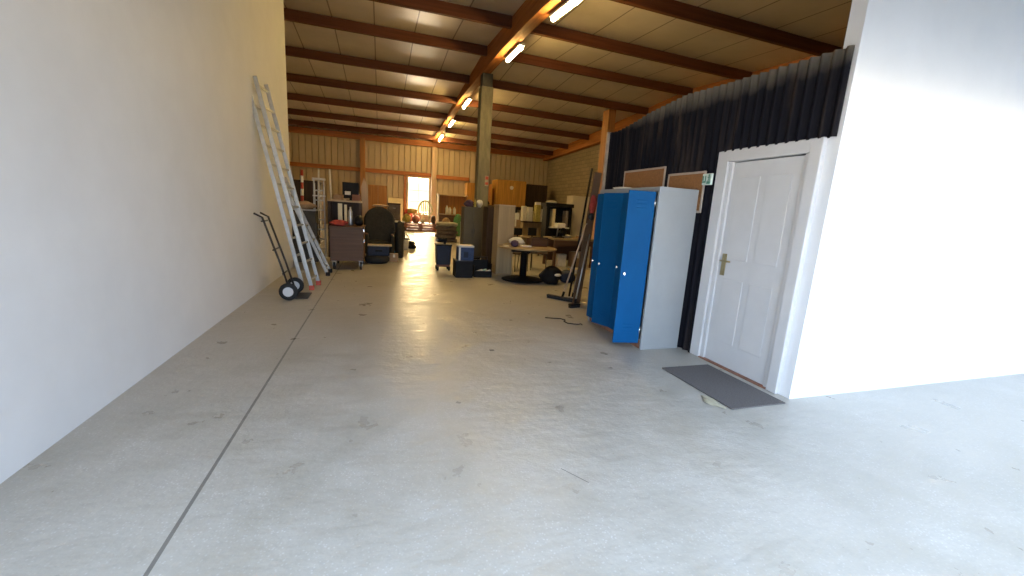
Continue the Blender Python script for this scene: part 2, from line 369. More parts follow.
tag(MB().box(-1.12, -.84, YB - .34, YB - .01, 0, 5.0).build('timber_post', POSTW, bevel=.01), 'orange timber post against the back wall, left of the plywood sheets', 'post')
tag(MB().box(2.98, 3.26, YB - .34, YB - .01, 0, 4.92).build('timber_post', PALEZ, bevel=.01), 'pale post against the back wall right of the bright window', 'post')
tag(MB().box(6.0, 6.28, YB - .34, YB - .01, 0, 4.95).build('timber_post', RAILW, bevel=.01), 'red-brown post against the back wall behind the pillar', 'post')
tag(MB().box(8.98, 9.31, 16.0, 16.5, 0, 5.80).build('timber_post', POSTW, bevel=.012), 'tall orange-brown timber post rising behind the black cladding', 'post')
p = thing('pillar', 'grey concrete pillar under the main beam in mid hall', 'pillar', (3.14, 13.4, 0))
MB().box(-.19, .19, -.19, .19, 0, 5.15).build('shaft', CONCC, p, .02)
MB().box(-.16, .16, -.16, .16, 5.15, 5.53).build('cap_plate', DSTEEL, p, .005)
s = thing('safety_sign', 'small red and white notice fixed high on the concrete pillar', 'sign', (3.25, 13.195, 2.33))
MB().box(-.06, .06, 0, .012, -.16, .16).build('plate', PALECL, s); MB().box(-.05, .05, -.004, 0, .04, .14).build('red_field', RED, s); MB().box(-.05, .05, -.004, 0, -.12, -.04).build('red_field', RED, s)

# lamps along the beam
for i, (y0, y1, l) in enumerate(((7.2, 8.45, 'nearest'), (10.35, 11.6, 'second nearest'), (16.6, 17.9, 'middle'), (20.2, 21.5, 'second farthest'), (24.0, 25.3, 'farthest'))):
    z0, z1 = mb(y0) - .01, mb(y1) - .01
    t = thing('fluorescent_lamp', f'glowing fluorescent strip lamp under the main beam, {l} of five', 'lamp', (3.27, (y0 + y1) / 2, (z0 + z1) / 2), 0, 'strip lamps along the main beam')
    L = (y1 - y0) / 2; dz = (z1 - z0) / 2
    MB().beam((0, -L, -dz - .03), (0, L, dz - .03), .15, .05).build('housing', WHITE, t, .006)
    MB().tube([(0, -L + .02, -dz - .095), (0, L - .02, dz - .09)], .038, 12).build('tube', TUBE, t)

# window in the back wall
wn = thing('window_1', 'bright overexposed window in the back wall', 'window'); wn['kind'] = 'structure'
f = MB()
for a in ((WX0 - .03, WX0 + .02, WZ0, WZ1), (WX1 - .02, WX1 + .05, WZ0, WZ1), (WX0 - .03, WX1 + .05, WZ1 - .02, WZ1 + .04), (WX0 - .03, WX1 + .05, WZ0 - .06, WZ0 + .02)): f.box(a[0], a[1], YB - .06, YB + .08, a[2], a[3])
f.build('window_frame', mat('window_frame_paint', (.62, .56, .44), .5), wn)
MB().box((WX0 + WX1) / 2 - .012, (WX0 + WX1) / 2 + .012, YB + .03, YB + .06, WZ0, WZ1).box(WX0, WX1, YB + .03, YB + .06, 2.29, 2.31).box(WX0, WX1, YB + .03, YB + .06, 1.63, 1.65).build('glazing_bars', WHITE, wn)
MB().box(WX0 + .01, WX1 - .01, YB + .042, YB + .046, WZ0, WZ1).build('window_pane', GLASS, wn)
tag(MB().box(1.36, 1.5, YB - .12, YB - .012, 0, 3.14).build('window_stud', RAILW, bevel=.006), 'orange timber stud left of the bright window', 'post')

# ------------------------------------------------------------------ lockers and right wall
lk = thing('locker_bank', 'four-door blue and grey steel locker bank against the black wall', 'lockers', (2.78, 3.735, 0))
D, WID, H = .50, 1.25, 1.79
b = MB().box(.02, D, 0, .018, .03, H).box(.02, D, WID - .018, WID, .03, H).box(D - .015, D, .018, WID - .018, .03, H).box(.02, D - .015, .018, WID - .018, H - .03, H).box(.02, D - .015, .018, WID - .018, .09, .11)
b.box(.0, .02, 0, .025, .0, H).box(0, .02, WID - .025, WID, 0, H).box(0, .02, .025, WID - .025, H - .05, H)
b.box(.02, D, 0, .018, 0, .03)
b.build('body', GREYL, lk, .003)
q = MB()
for i in range(1, 4): q.box(.0, D - .015, .02 + i * .303 - .008, .02 + i * .303 + .008, .11, H - .05)
q.box(.03, D - .015, .018, WID - .018, 1.45, 1.465); q.build('partitions', LINSIDE, lk)
MB().box(.02, .05, .018, WID - .018, 0, .09).build('plinth', RUST, lk)
MB().box(.45, D, .02, WID - .02, 0, .03).build('rear_foot', RUST, lk)
for i, (ang, z) in enumerate(((80, 0), (3, 0), (22, 0), (3, 0))):
    dr = MB(); W = .296; T = .022
    dr.box(-.002, T - .002, 0, W, .075, H - .055)
    for zz in (1.55, 1.59, 1.63, .20, .24, .28): dr.box(-.006, -.002, .09, W - .09, zz, zz + .012)
    o = dr.build('door', BLUE, lk, .003)
    o.location = (-.02, .028 + i * .303, 0); o.rotation_euler = (0, 0, math.radians(ang))
    lock = MB().lathe([(.013, -.016), (.015, -.012), (.015, -.002)], (0, W - .04, .855), 14, 'x').box(-.022, -.016, W - .043, W - .037, .835, .875).build('lock', CHROME, o)
    
    for hz in (.18, 1.58): MB().tube([(0, 0, hz), (0, 0, hz + .08)], .008).build('hinge', CHROME, o)
tag(MB().blob((2.93, 4.72, 1.79), (.16, .3, .045), 3, .2).build('crumpled_paper', PAPER), 'crumpled white paper lying on top of the blue lockers', 'paper')
def corkboard(y0, y1, z0, z1, label, m):
    t = thing('cork_board', label, 'board', (OX - .006, (y0 + y1) / 2, z0), 0, 'cork boards above the lockers'); w = (y1 - y0) / 2; h = z1 - z0
    MB().box(-.025, -.008, -w + .02, w - .02, .02, h - .02).build('cork_panel', m, t)
    MB().box(-.032, -.016, -w, -w + .022, 0, h).box(-.032, 0, w - .022, w, 0, h).box(-.032, 0, -w + .022, w - .022, 0, .022).box(-.032, 0, -w + .022, w - .022, h - .022, h).build('frame', ALUF, t, .003)
corkboard(4.37, 5.27, 1.50, 2.09, 'cork notice board with pale frame, farther and higher of two above lockers', CORK)
corkboard(3.69, 4.30, 1.55, 1.99, 'smaller cork notice board above the lockers, next to the green sign', CORK)
SGN = mat('sign_white', (.62, .72, .66), .4); SGG = mat('sign_green', (.10, .27, .20), .45)
sg = thing('wall_sign', 'small square green and white sign beside the white door', 'sign', (OX - .06, 3.64, 1.84))
sg.scale = (.8, .72, .72)
MB().box(0, .035, -.085, .085, 0, .16).build('plate', SGN, sg, .004)
g = MB().box(-.004, 0, -.078, -.01, .012, .05).box(-.004, 0, .01, .078, .03, .055).box(-.004, 0, .01, .03, .055, .13).box(-.004, 0, .055, .078, .06, .13)
g.lathe([(.014, -.004), (.014, 0)], (0, -.045, .135), 12, 'x').beam((-.002, -.045, .12), (-.002, -.05, .08), .004, .02).beam((-.002, -.05, .08), (-.002, -.03, .055), .004, .012).beam((-.002, -.05, .08), (-.002, -.07, .055), .004, .012).beam((-.002, -.07, .11), (-.002, -.02, .105), .004, .01)
g.build('pictogram', SGG, sg)
tag(MB().box(2.665, 3.235, 2.33, 3.205, 0.001, .012).build('door_mat', MATM, bevel=.004), 'dark grey carpet mat on the floor before the white door', 'mat')

tag(MB().blob((2.60, 2.47, .001), (.085, .20, .016), 131, .3).build('paper_scrap', PALECL), 'torn pale scrap lying at the left edge of the grey mat', 'scrap')

# ------------------------------------------------------------------ left row
def ladder(name, label, p0, p1, top, nr, feet, extra=False):
    """rails from floor points p0,p1 rising by the vector top"""
    t = thing(name, label, 'ladder', (*p0, 0)); p1 = Vector((p1[0] - p0[0], p1[1] - p0[1], 0)); T = Vector(top); o = Vector((0, 0, 0))
    secs = [(o, p1, T, 0.0)]
    if extra: secs.append((Vector((-.15, .03, .1)), p1 + Vector((-.15, -.03, .1)), T * .97, .0))
    for a, b_, t_, _ in secs:
        for q in (a, b_): MB().beam(q + t_ * .01, q + t_, .028, .055, (1, 0, .3)).build('rail', ALU, t, .003)
        for k in range(nr):
            f = (k + .6) / nr; MB().beam(a + t_ * f, b_ + t_ * f, .03, .03).build('rung', ALU, t, .003)
    for q in (o, p1): MB().box(q.x - .045, q.x + .03, q.y - .025, q.y + .025, 0, .075).build('foot', feet, t, .004)
    return t
ladder('extension_ladder', 'tall two-section aluminium ladder with red feet leaning on white wall', (-1.04, 7.12), (-.995, 7.54), (-.66, 0, 3.1), 11, RED, True)
ladder('leaning_ladder', 'shorter aluminium ladder leaning farther back, behind the red-footed ladder', (-.95, 8.88), (-.95, 8.48), (-.76, 0, 1.80), 7, BLACK)
ht = thing('sack_truck', 'black sack truck with white-hubbed wheels at left edge', 'trolley', (-1.24, 6.62, 0))
for y in (-.24, .24):
    wl = MB().lathe([(.07, -.025), (.115, -.03), (.125, 0), (.115, .03), (.07, .025)], (0, y, .125), 24, 'y').build('wheel', RUBBER, ht)
    MB().lathe([(.068, -.028), (.068, .028)], (0, y, .125), 20, 'y').build('hub', WHITE, wl)
fr = MB().tube([(0, -.2, .125), (0, .2, .125)], .012)
for y in (-.16, .16): fr.tube([(.03, y, .03), (-.10, y, .5), (-.30, y, 1.15), (-.40, y, 1.2)], .014)
for f in (.3, .6, .95): fr.tube([(.03 - .36 * f, -.16, .03 + 1.12 * f), (.03 - .36 * f, .16, .03 + 1.12 * f)], .011)
fr.build('frame', DSTEEL, ht); MB().box(.02, .24, -.19, .19, .012, .024).build('toe_plate', DSTEEL, ht)
# folding steps, poles
st = thing('step_ladder', 'folded aluminium stepladder with white top standing behind leaning ladders', 'ladder', (-1.46, 11.5, 0))
for x in (-.14, .14):
    MB().beam((x, -.12, 0), (x * .8, .0, 1.90), .025, .06, (0, 1, 0)).build('rail', ALU, st, .003); MB().beam((x * .9, .16, 0), (x * .75, .05, 1.82), .022, .04, (0, 1, 0)).build('rear_rail', ALU, st, .003)
for k in range(7): MB().box(-.14 + .004 * k, .14 - .004 * k, -.13 + .0155 * k, -.03 + .0155 * k, .24 * (k + .8), .24 * (k + .8) + .03).build('step', ALU, st)
MB().box(-.15, .15, -.06, .1, 1.9, 1.95).build('top_cap', WHITE, st, .01); MB().box(-.12, .17, -.2, -.15, 1.50, 1.53).build('tray', WHITE, st)
def pole(name, label, cat, p0, p1, r, m, grp=None):
    return tag(MB().tube([p0, p1], r, 10).build(name, m), label, cat, grp)
pole('white_pole', 'thin white pole standing just behind the folded stepladder', 'pole', (-1.66, 12.5, 0), (-1.58, 12.5, 2.24), .022, WHITE)
pole('white_pole', 'thin white pole leaning between stepladder and pale rack', 'pole', (-1.24, 12.35, 0), (-1.29, 12.3, 2.24), .024, WHITE)
tag(MB().tube([(-1.95, 12, 0), (-1.92, 12.05, 2.15)], .035, 12).build('barrier_pole', stripes_material()), 'red and white banded pole at the far left', 'pole')
for k, l in enumerate(('bottom', 'second', 'third', 'top')):
    t = thing('plastic_crate', f'dark grey crate in the stack behind the leaning ladders, {l} one of four', 'crate', (-1.62, 10.45, .299 * k), .06 * (-1) ** k, 'stacked crates behind the ladders')
    MB().box(-.24, .24, -.17, -.15, 0, .27).box(-.24, .24, .15, .17, 0, .27).box(-.24, -.22, -.15, .15, 0, .27).box(.22, .24, -.15, .15, 0, .27).box(-.22, .22, -.15, .15, 0, .02).build('shell', mat('grey_crate_plastic', (.045, .04, .03), .6), t, .004)
    MB().box(-.255, .255, -.185, -.15, .27, .298).box(-.255, .255, .15, .185, .27, .298).box(-.255, -.22, -.15, .15, .27, .298).box(.22, .255, -.15, .15, .27, .298).build('rim', STEEL if k == 3 else mat('grey_crate_plastic', (.1, .1, .1)), t, .004)
tag(MB().blob((-1.62, 10.45, 1.2), (.36, .26, .2), 77, .2).build('brown_bag', CARD), 'brown bag on top of the stacked grey crates', 'bag')
wd = thing('wardrobe', 'dark brown wardrobe behind the folded stepladder', 'wardrobe', (-2.7, 14.2, 0))
MB().box(-.9, .9, 0, .6, .06, 1.92).build('carcass', DKBROWN, wd, .01); MB().box(-.86, .86, .04, .56, 0, .06).build('plinth', BLACK, wd); MB().box(-.94, .94, -.03, .62, 1.92, 1.97).build('cornice', DKBROWN, wd, .006)
for x0, x1 in ((-.88, -.01), (.01, .88)):
    dd = MB().box(x0, x1, -.022, -.001, .1, 1.88).build('door', DKBROWN, wd, .004); MB().lathe([(.015, -.05), (.008, -.022)], (x0 + .05 if x0 > 0 else x1 - .05, 0, 1), 10, 'y').build('knob', CHROME, dd)
# timber rack with pale top, things on it
rk = thing('timber_rack', 'tall timber trestle rack with a pale plank top behind the brown cart', 'rack', (-.86, 11.6, 0))
MB().box(-.40, .40, -.30, .36, 1.40, 1.45).build('top', PALEW, rk, .005)
for x in (-.36, .36):
    for y in (-.25, .30): MB().box(x - .035, x + .035, y - .035, y + .035, 0, 1.40).build('leg', DKBROWN, rk, .004)
MB().box(-.38, .38, -.26, .32, .62, .66).build('shelf', BROWNW, rk); MB().box(-.38, .38, .30, .34, .66, 1.40).build('back_board', DKBROWN, rk)
tv = thing('flat_screen', 'black flat screen with white sticker on the pale rack', 'screen', (-.74, 11.78, 1.45))
MB().box(-.20, .20, 0, .05, .05, .46).build('casing', BLACK, tv, .008); MB().box(-.1, .1, -.06, .12, 0, .015).box(-.03, .03, .01, .04, .015, .06).build('stand', BLACK, tv); MB().box(-.14, .0, -.003, 0, .14, .23).build('sticker', PAPER, tv)
tag(MB().box(-.68, -.49, 11.4, 11.62, 1.45, 1.60).build('carton', mat('reddish_carton', (.26, .12, .08), .8), bevel=.004), 'small reddish-brown carton on right end of the pale rack', 'box')
tag(MB().box(-1.12, -.9, 11.36, 11.6, 1.45, 1.58).build('carton', CARD, bevel=.004), 'small pale carton on left end of the pale rack', 'box')
pb = MB().prism([(-.09, 0), (.09, 0), (.09, 1.85), (.0, 2.12), (-.09, 1.85)], 'y', 0, .035); o = pb.build('pointed_plank', PALEZ, bevel=.004, loc=(-.37, 12.62, 0)); o.rotation_euler = (math.radians(-3), math.radians(-2), 0)
tag(o, 'pale plank with pointed top standing right of the rack', 'plank')
ck = thing('crate_cart', 'brown wooden box cart on casters in the left row', 'cart', (-.665, 9.25, 0))
cb = MB().box(-.325, .325, 0, .02, .19, .88).box(-.325, .325, 1.03, 1.05, .19, .88).box(-.325, -.305, .02, 1.03, .19, .88).box(.305, .325, .02, 1.03, .19, .88).box(-.305, .305, .02, 1.03, .19, .22)
cb.build('box_body', BROWNW, ck, .004)
MB().box(-.345, .345, -.02, 1.07, .88, .91).build('lid', BROWNW, ck, .005); MB().box(-.335, .335, -.012, 0, .60, .66).build('batten', BROWNW, ck, .003); MB().box(-.335, .335, -.012, 0, .19, .25).build('batten', BROWNW, ck, .003)
for x in (-.26, .27):
    for y in (.08, .95):
        ca = MB().box(x - .04, x + .04, y - .04, y + .04, .175, .19).box(x - .032, x - .026, y - .02, y + .02, .07, .175).box(x + .026, x + .032, y - .02, y + .02, .07, .175).build('caster', STEEL, ck)
        MB().lathe([(.05, -.022), (.075, -.018), (.075, .018), (.05, .022)], (x, y, .075), 18, 'x').build('wheel', RUBBER, ca)
for z in (.84, .62): MB().box(.325, .345, .0, .06, z - .03, z + .03).build('bracket', CHROME, ck, .004)
tag(MB().blob((-.84, 9.5, .91), (.34, .42, .14), 5, .16).build('red_blanket', REDCL), 'dull red folded blanket on the left of the brown cart', 'blanket')
for i, (x, w_, h_, l) in enumerate(((-.86, .09, .46, 'wider left'), (-.745, .055, .44, 'narrower right'))):
    o = MB().box(-w_ / 2, w_ / 2, 0, .03, 0, h_).build('cream_board', CREAM, bevel=.003, loc=(x, 10.1, .91)); tag(o, f'upright cream board standing on the brown cart, {l} one', 'board', 'cream boards on the cart')
tag(MB().lathe([(.05, 0), (.055, .02), (.045, .3), (.02, .36), (.02, .4)], (-.635, 9.95, .91), 16).build('metal_canister', STEEL), 'grey metal canister on the brown cart beside the cream boards', 'canister')
tag(MB().blob((-.455, 9.9, .91), (.20, .36, .26), 14, .12).build('dark_bag', BLACK), 'black bag lying on right end of the brown cart', 'bag')
ac = thing('armchair', 'high round-backed dark olive armchair in the left row', 'armchair', (-.02, 11.3, 0))
arch = [(-.40, .12), (.40, .12)] + [(.40 * math.cos(a), .95 + .38 * math.sin(a)) for a in [PI * k / 14 for k in range(15)]]
MB().prism(arch, 'y', .42, .62).build('backrest', OLIVE, ac, .05, seg=3)
MB().box(-.28, .28, -.18, .42, .16, .45).build('seat', OLIVE, ac, .05, seg=3)
for x in (-.36, .28):
    a = MB().box(x, x + .09, -.2, .44, .14, .62).build('armrest', OLIVE, ac, .03, seg=3); MB().box(x + .01, x + .08, -.21, .2, .62, .645).build('wooden_arm_top', BROWNW, a, .008)
for x in (-.30, .30):
    for y in (-.14, .54): MB().box(x - .03, x + .03, y - .03, y + .03, 0, .15).build('leg', DKBROWN, ac)
tag(MB().blob((-.0, 11.83, 1.33), (.42, .2, .08), 9, .1).build('tan_cloth', TANCL), 'folded tan cloth lying on top of the olive armchair', 'cloth')
tag(MB().lathe([(.15, .0), (.24, .01), (.285, .06), (.285, .13), (.24, .18), (.15, .19)], (-.07, 10.45, 0), 28).build('tyre', RUBBER), 'black tyre lying flat in front of the olive armchair', 'tyre')
tc = thing('tool_case', 'dark blue tool case lying on the black tyre', 'case', (-.03, 10.46, .19))
MB().box(-.26, .24, -.18, .2, 0, .22).build('shell', NAVY, tc, .02); MB().box(-.08, .08, -.21, -.18, .1, .15).build('handle', BLACK, tc, .006)
o = MB().box(-.27, .29, -.16, .18, 0, .03).build('pale_board', PALEW, bevel=.004, loc=(-.02, 10.48, .411)); tag(o, 'pale board lying on top of the dark blue tool case', 'board')
def carton(name, label, x0, x1, y0, y1, z0, z1, m, flap=True, cat='box', grp=None):
    t = thing(name, label, cat, ((x0 + x1) / 2, (y0 + y1) / 2, z0), 0, grp); w, d_, h_ = (x1 - x0) / 2, (y1 - y0) / 2, z1 - z0
    MB().box(-w, w, -d_, d_, 0, h_).build('box_body', m, t, .004)
    if flap: MB().box(-w * .98, w * .98, -.025, .025, h_, h_ + .003).box(-.025, .025, -d_ - .002, -d_, h_ * .6, h_).build('tape', PAPER, t)
    return t
carton('carton', 'small brown carton on the floor right of the black tyre', .225, .43, 10.6, 10.85, 0, .2, CARD)
bc = thing('plastic_crate', 'blue-green plastic crate behind the small brown carton', 'crate', (.43, 12.2, 0))
MB().box(-.15, .15, -.2, -.18, 0, .34).box(-.15, .15, .18, .2, 0, .34).box(-.15, -.13, -.18, .18, 0, .34).box(.13, .15, -.18, .18, 0, .34).box(-.13, .13, -.18, .18, 0, .02).build('shell', TEALB, bc, .004)
MB().box(-.165, .165, -.215, .215, .34, .37).build('rim', TEALB, bc, .004)
carton('dark_case', 'lower black case of the pair behind the blue crate', .40, .80, 14.4, 14.9, 0, .5, BLACK, False, 'case')
t = carton('dark_case', 'upper dark case with white lid on the lower black case', .42, .76, 14.42, 14.85, .5, .82, NAVY, False, 'case'); MB().box(-.19, .2, -.24, .24, .32, .36).build('white_lid', WHITE, t, .004)
bk = thing('white_bucket', 'white bucket with dark rim at the end of the left row', 'bucket', (.77, 13.6, 0))
MB().lathe([(.085, 0), (.11, .26), (.118, .36), (.105, .36), (.10, .25), (.08, .02)], n=24).build('shell', PAPER, bk); MB().lathe([(.118, .34), (.125, .345), (.125, .375), (.105, .375)], n=24).build('rim', BLACK, bk)
MB().tube([(.12 * math.cos(a), -.01, .36 + .14 * math.sin(a)) for a in [PI * k / 10 for k in range(11)]], .006, 6).build('handle', STEEL, bk)
sc_ = thing('floor_scraper', 'white-handled scraper with black foot beside the white bucket', 'tool', (1.08, 14.5, 0))
MB().tube([(0, 0, .03), (-.26, .1, .52)], .016, 8).build('handle', WHITE, sc_); MB().box(-.06, .09, -.04, .04, 0, .05).build('foot', BLACK, sc_, .01)
tag(MB().blob((.98, 14.0, 0), (.3, .35, .28), 21, .22).build('dark_bag', BLACK), 'small black bag on the floor next to the white bucket', 'bag')
tag(MB().blob((.50, 11.55, 0), (.24, .40, 1.10), 141, .1, p=.8).build('canvas_sack', OLIVE), 'tall dark canvas sack standing right of the olive armchair', 'sack')
# back of the left row
for x0, x1, l in ((-.69, -.14, 'left'), (-.12, .38, 'right')):
    o = MB().box(x0, x1, 0, .02, 0, 2.44).build('plywood_sheet', PLY, bevel=.002, loc=(0, 26.22, 0)); o.rotation_euler = (math.radians(-3.5), 0, 0)
    tag(o, f'brown plywood sheet leaning on the back wall, {l} one of two', 'sheet', 'plywood sheets by the back wall')
o = MB().box(.45, 1.32, 0, .03, 0, 1.76).build('white_board', CREAM, bevel=.003, loc=(0, 26.25, 0)); o.rotation_euler = (math.radians(-4), 0, 0); tag(o, 'large pale board leaning on the back wall left of the window', 'board')
cd = thing('filing_cabinet', 'grey-brown cabinet standing in front of the pale board', 'cabinet', (.55, 18, 0))
MB().box(-.25, .25, 0, .5, 0, 1.40).build('carcass', mat('grey_brown_laminate', (.16, .125, .10), .6), cd, .006); MB().box(-.26, .26, -.02, .5, 1.40, 1.45).build('top', DKBROWN, cd, .005)
for z in (.08, .52, .96):
    dw = MB().box(-.23, .23, -.02, 0, z, z + .40).build('drawer', mat('grey_brown_laminate', (.16, .125, .10)), cd, .004); MB().box(-.06, .06, -.045, -.02, z + .28, z + .30).build('handle', STEEL, dw)
tag(MB().blob((.65, 16.2, 0), (.42, .6, .85), 33, .2).build('dark_bag', BLACK), 'tall black sack standing in front of the grey-brown cabinet', 'bag')
def pallet(z, label, dx=0):
    t = thing('pallet', label, 'pallet', (2.15 + dx, 24.1, z), 0, 'pallets under the window')
    for k in range(6): MB().box(-.92, .92, -.62 + k * .22, -.5 + k * .22, .115, .15).build('deck_board', BRICKR, t)
    for y in (-.56, 0, .56): MB().box(-.92, .92, y - .05, y + .05, .0, .025).box(-.92, -.78, y - .05, y + .05, .025, .115).box(-.07, .07, y - .05, y + .05, .025, .115).box(.78, .92, y - .05, y + .05, .025, .115).build('bearer', BRICKR, t)
for k, l in enumerate(('lowest', 'middle', 'topmost')): pallet(k * .152, f'rust-coloured pallet under the window, {l} of its stack', .04 * (k % 2))
for i, (x, y, z, s3, m_, l) in enumerate(((1.42, 23.85, .456, (.44, .50, .52), YGREEN, 'yellow-green sack heaped on the pallets, leftmost'), (1.90, 23.8, .456, (.46, .55, .46), PINKS, 'pinkish sack on the pallets beside the yellow-green one'), (1.70, 23.9, .95, (.60, .50, .32), mat('ochre_sack', (.50, .34, .10), .8, 0, .3, 12), 'ochre sack lying on top of the sack heap'), (1.50, 24.45, .456, (.5, .42, .8), REDCL, 'red sack at the back of the sack heap'), (2.27, 23.62, .456, (.24, .24, .3), PALECL, 'small cream bag at the foot of the round-backed chair'), (2.85, 23.65, .456, (.26, .3, .5), DKBROWN, 'dark bag on right end of the pallets beside the round-backed chair'))):
    tag(MB().blob((x, y, z), s3, 40 + i, .12).build('sack', m_), l, 'sack')
rc = thing('hoop_chair', 'pale round-backed spindle chair standing on the pallets', 'chair', (2.45, 24.0, .456))
PG = mat('pale_green_paint', (.40, .42, .27), .5)
MB().lathe([(.22, .42), (.25, .44), (.25, .47), (.22, .48)], n=24).build('seat', PG, rc)
hoop = [(.40 * math.cos(a), .2, .62 + .62 * math.sin(a)) for a in [PI * (k / 16) for k in range(17)]]
MB().tube([(.22, .18, .46)] + hoop + [(-.22, .18, .46)], .05, 8).build('hoop_back', PG, rc)
for x in (-.24, -.12, 0, .12, .24): MB().tube([(x * .7, .19, .46), (x, .2, .62 + .62 * math.sqrt(max(0, 1 - (x / .40) ** 2)))], .03, 6).build('spindle', PG, rc)
for x in (-.2, .2):
    for y in (-.17, .17): MB().tube([(x, y, .0), (x * .8, y * .8, .44)], .03, 7).build('leg', PG, rc)
o = MB().box(-.16, .16, 0, .03, 0, 1.62).build('leaning_plank', PALEZ, bevel=.003, loc=(3.12, 25.6, 0)); o.rotation_euler = (math.radians(-4), 0, 0); tag(o, 'narrow pale panel leaning on the pale post right of the window', 'panel')

# ------------------------------------------------------------------ middle
sb = thing('open_cabinet', 'large open-fronted orange pine cabinet near the back wall', 'cabinet', (3.65, 22, 0))
MB().box(-.76, -.71, 0, .6, 0, 2.02).build('side_panel', PALEZ, sb); MB().box(.71, .76, 0, .6, 0, 2.02).build('side_panel', ORANGEW, sb); MB().box(-.78, .78, -.02, .62, 2.02, 2.08).build('top', PALEW, sb, .004)
MB().box(-.71, .71, .56, .6, 0, 2.02).build('back_panel', ORANGEW, sb); MB().box(-.71, .71, .0, .56, 1.02, 1.06).build('shelf', PALEW, sb)
MB().box(-.71, .71, .02, .05, .08, 1.0).build('lower_front', BROWNW, sb); MB().box(-.71, .71, .05, .55, 0, .05).build('bottom', BROWNW, sb)
for i, (x, h_, l) in enumerate(((-.28, .44, 'tall white canister on the orange cabinet shelf, left one'), (-.12, .36, 'shorter white canister on the orange cabinet shelf'), (.12, .38, 'round-topped white canister at right of the cabinet shelf'))):
    tag(MB().lathe([(.07, 0), (.08, .03), (.08, h_ * .7), (.035, h_ * .88), (.035, h_)], (3.65 + x, 22.2, 1.06), 16).build('canister', PAPER), l, 'canister')
tag(MB().blob((3.75, 20.9, .0), (.5, .5, 1.25), 51, .12).build('green_sack', GREEN), 'tall green sack standing in front of the orange cabinet', 'sack')
tag(MB().blob((3.2, 21.2, .0), (.55, .5, 1.0), 52, .1).build('brown_sack', CARD), 'brown paper sack standing before the orange cabinet', 'sack')
for k, l in enumerate(('lowest', 'second', 'third', 'fourth', 'topmost')):
    tag(MB().blob((2.64 + .02 * (-1) ** k, 17.35, 1 * .163 * k), (.86, .75, .176), 60 + k, .03, 26, 10, True, .45).build('folded_blanket', PALECL if k == 4 else GREYCL), f'folded {"pale" if k == 4 else "grey-brown"} blanket in the stack beside the pillar, {l} of five', 'blanket', 'folded blankets in a stack')
o = MB().box(2.59, 2.70, 13.9, 13.94, 0, .98).build('white_strip', WHITE, bevel=.003); tag(o, 'narrow white board standing upright left of the grey cabinet', 'board')
gc = thing('steel_cabinet', 'tall grey-green steel cabinet in front of the pillar', 'cabinet', (2.5, 11.5, 0))
MB().box(-.27, .27, 0, .45, .05, 1.48).build('carcass', GREYCAB, gc, .004); MB().box(-.25, .25, .02, .43, 0, .05).build('plinth', BLACK, gc)
for x0, x1 in ((-.262, -.003), (.003, .262)):
    dd = MB().box(x0, x1, -.016, 0, .07, 1.46).build('door', GREYCAB, gc, .003); MB().box(x1 - .035 if x0 < 0 else x0 + .02, x1 - .02 if x0 < 0 else x0 + .035, -.03, -.016, .75, .87).build('handle', DSTEEL, dd)
tag(MB().blob((2.40, 11.7, 1.48), (.24, .3, .22), 71, .2).build('purple_bag', PURPLE), 'dark purple bag lying on top of the grey-green cabinet', 'bag')
tag(MB().lathe([(.04, 0), (.05, .02), (.085, .07), (.095, .12), (.085, .17), (.05, .205), (.01, .215)], (2.70, 11.68, 1.48), 20).build('globe_shade', PAPER), 'white globe lampshade on the grey-green cabinet', 'lampshade')
tag(MB().lathe([(.02, 0), (.03, .02), (.03, .17), (.012, .2), (.012, .24)], (2.55, 11.62, 1.48), 12).build('spray_bottle', YGREEN), 'yellowish bottle between purple bag and globe on the cabinet', 'bottle')
o = MB().box(2.69, 2.80, 0, .03, 0, 1.40).build('white_strip', WHITE, bevel=.003, loc=(0, 11.02, 0)); tag(o, 'white board standing upright between grey and dark brown cabinets', 'board')
br = thing('brown_cabinet', 'dark brown striped cabinet between grey cabinet and beige cabinet', 'cabinet', (2.77, 10.2, 0))
MB().box(-.19, .19, 0, .5, 0, 1.51).build('carcass', DKBROWN, br, .004)
for k in range(4): MB().box(-.185 + k * .094, -.105 + k * .094, -.014, 0, .03, 1.49).build('slat_front', DKBROWN, br, .003)
be = thing('beige_cabinet', 'tall beige wood-grain cabinet behind the round table', 'cabinet', (2.69, 8.9, 0))
MB().box(-.19, .19, 0, .42, 0, 1.54).build('carcass', BEIGE, be, .003); MB().box(-.186, .186, -.018, 0, .03, 1.54).build('door', BEIGE, be, .003); MB().box(-.195, .195, -.02, .43, 1.54, 1.565).build('top', PALEW, be, .003)
nb = thing('tool_caddy', 'navy canvas tool trolley on feet, leftmost of the floor boxes', 'trolley', (1.38, 9.3, 0))
MB().prism([(-.15, .14), (.15, .14), (.17, .58), (-.17, .58)], 'y', 0, .32).build('bag_body', NAVY, nb, .015); MB().box(-.18, .18, -.01, .33, .57, .60).build('rim', BLACK, nb, .006); MB().box(-.14, .14, .02, .3, .09, .14).build('base_board', BRICKR, nb)
for x in (-.13, .13):
    for y in (.05, .27): MB().lathe([(.035, -.02), (.045, -.012), (.045, .012), (.035, .02)], (x, y, .045), 14, 'x').box(x - .024, x + .024, y - .02, y + .02, .045, .095).build('caster', RUBBER, nb)
dc = thing('power_drill', 'black power tool lying on the navy tool trolley', 'tool', (1.35, 9.45, .60))
MB().tube([(-.09, 0, .09), (.0, 0, .1), (.1, .02, .1)], .045, 10).build('motor', BLACK, dc); MB().beam((.05, 0, 0), (.07, 0, .08), .05, .05, (0, 1, 0)).build('grip', BLACK, dc); MB().tube([(-.15, 0, .088), (-.09, 0, .09)], .02, 8).build('chuck', STEEL, dc)
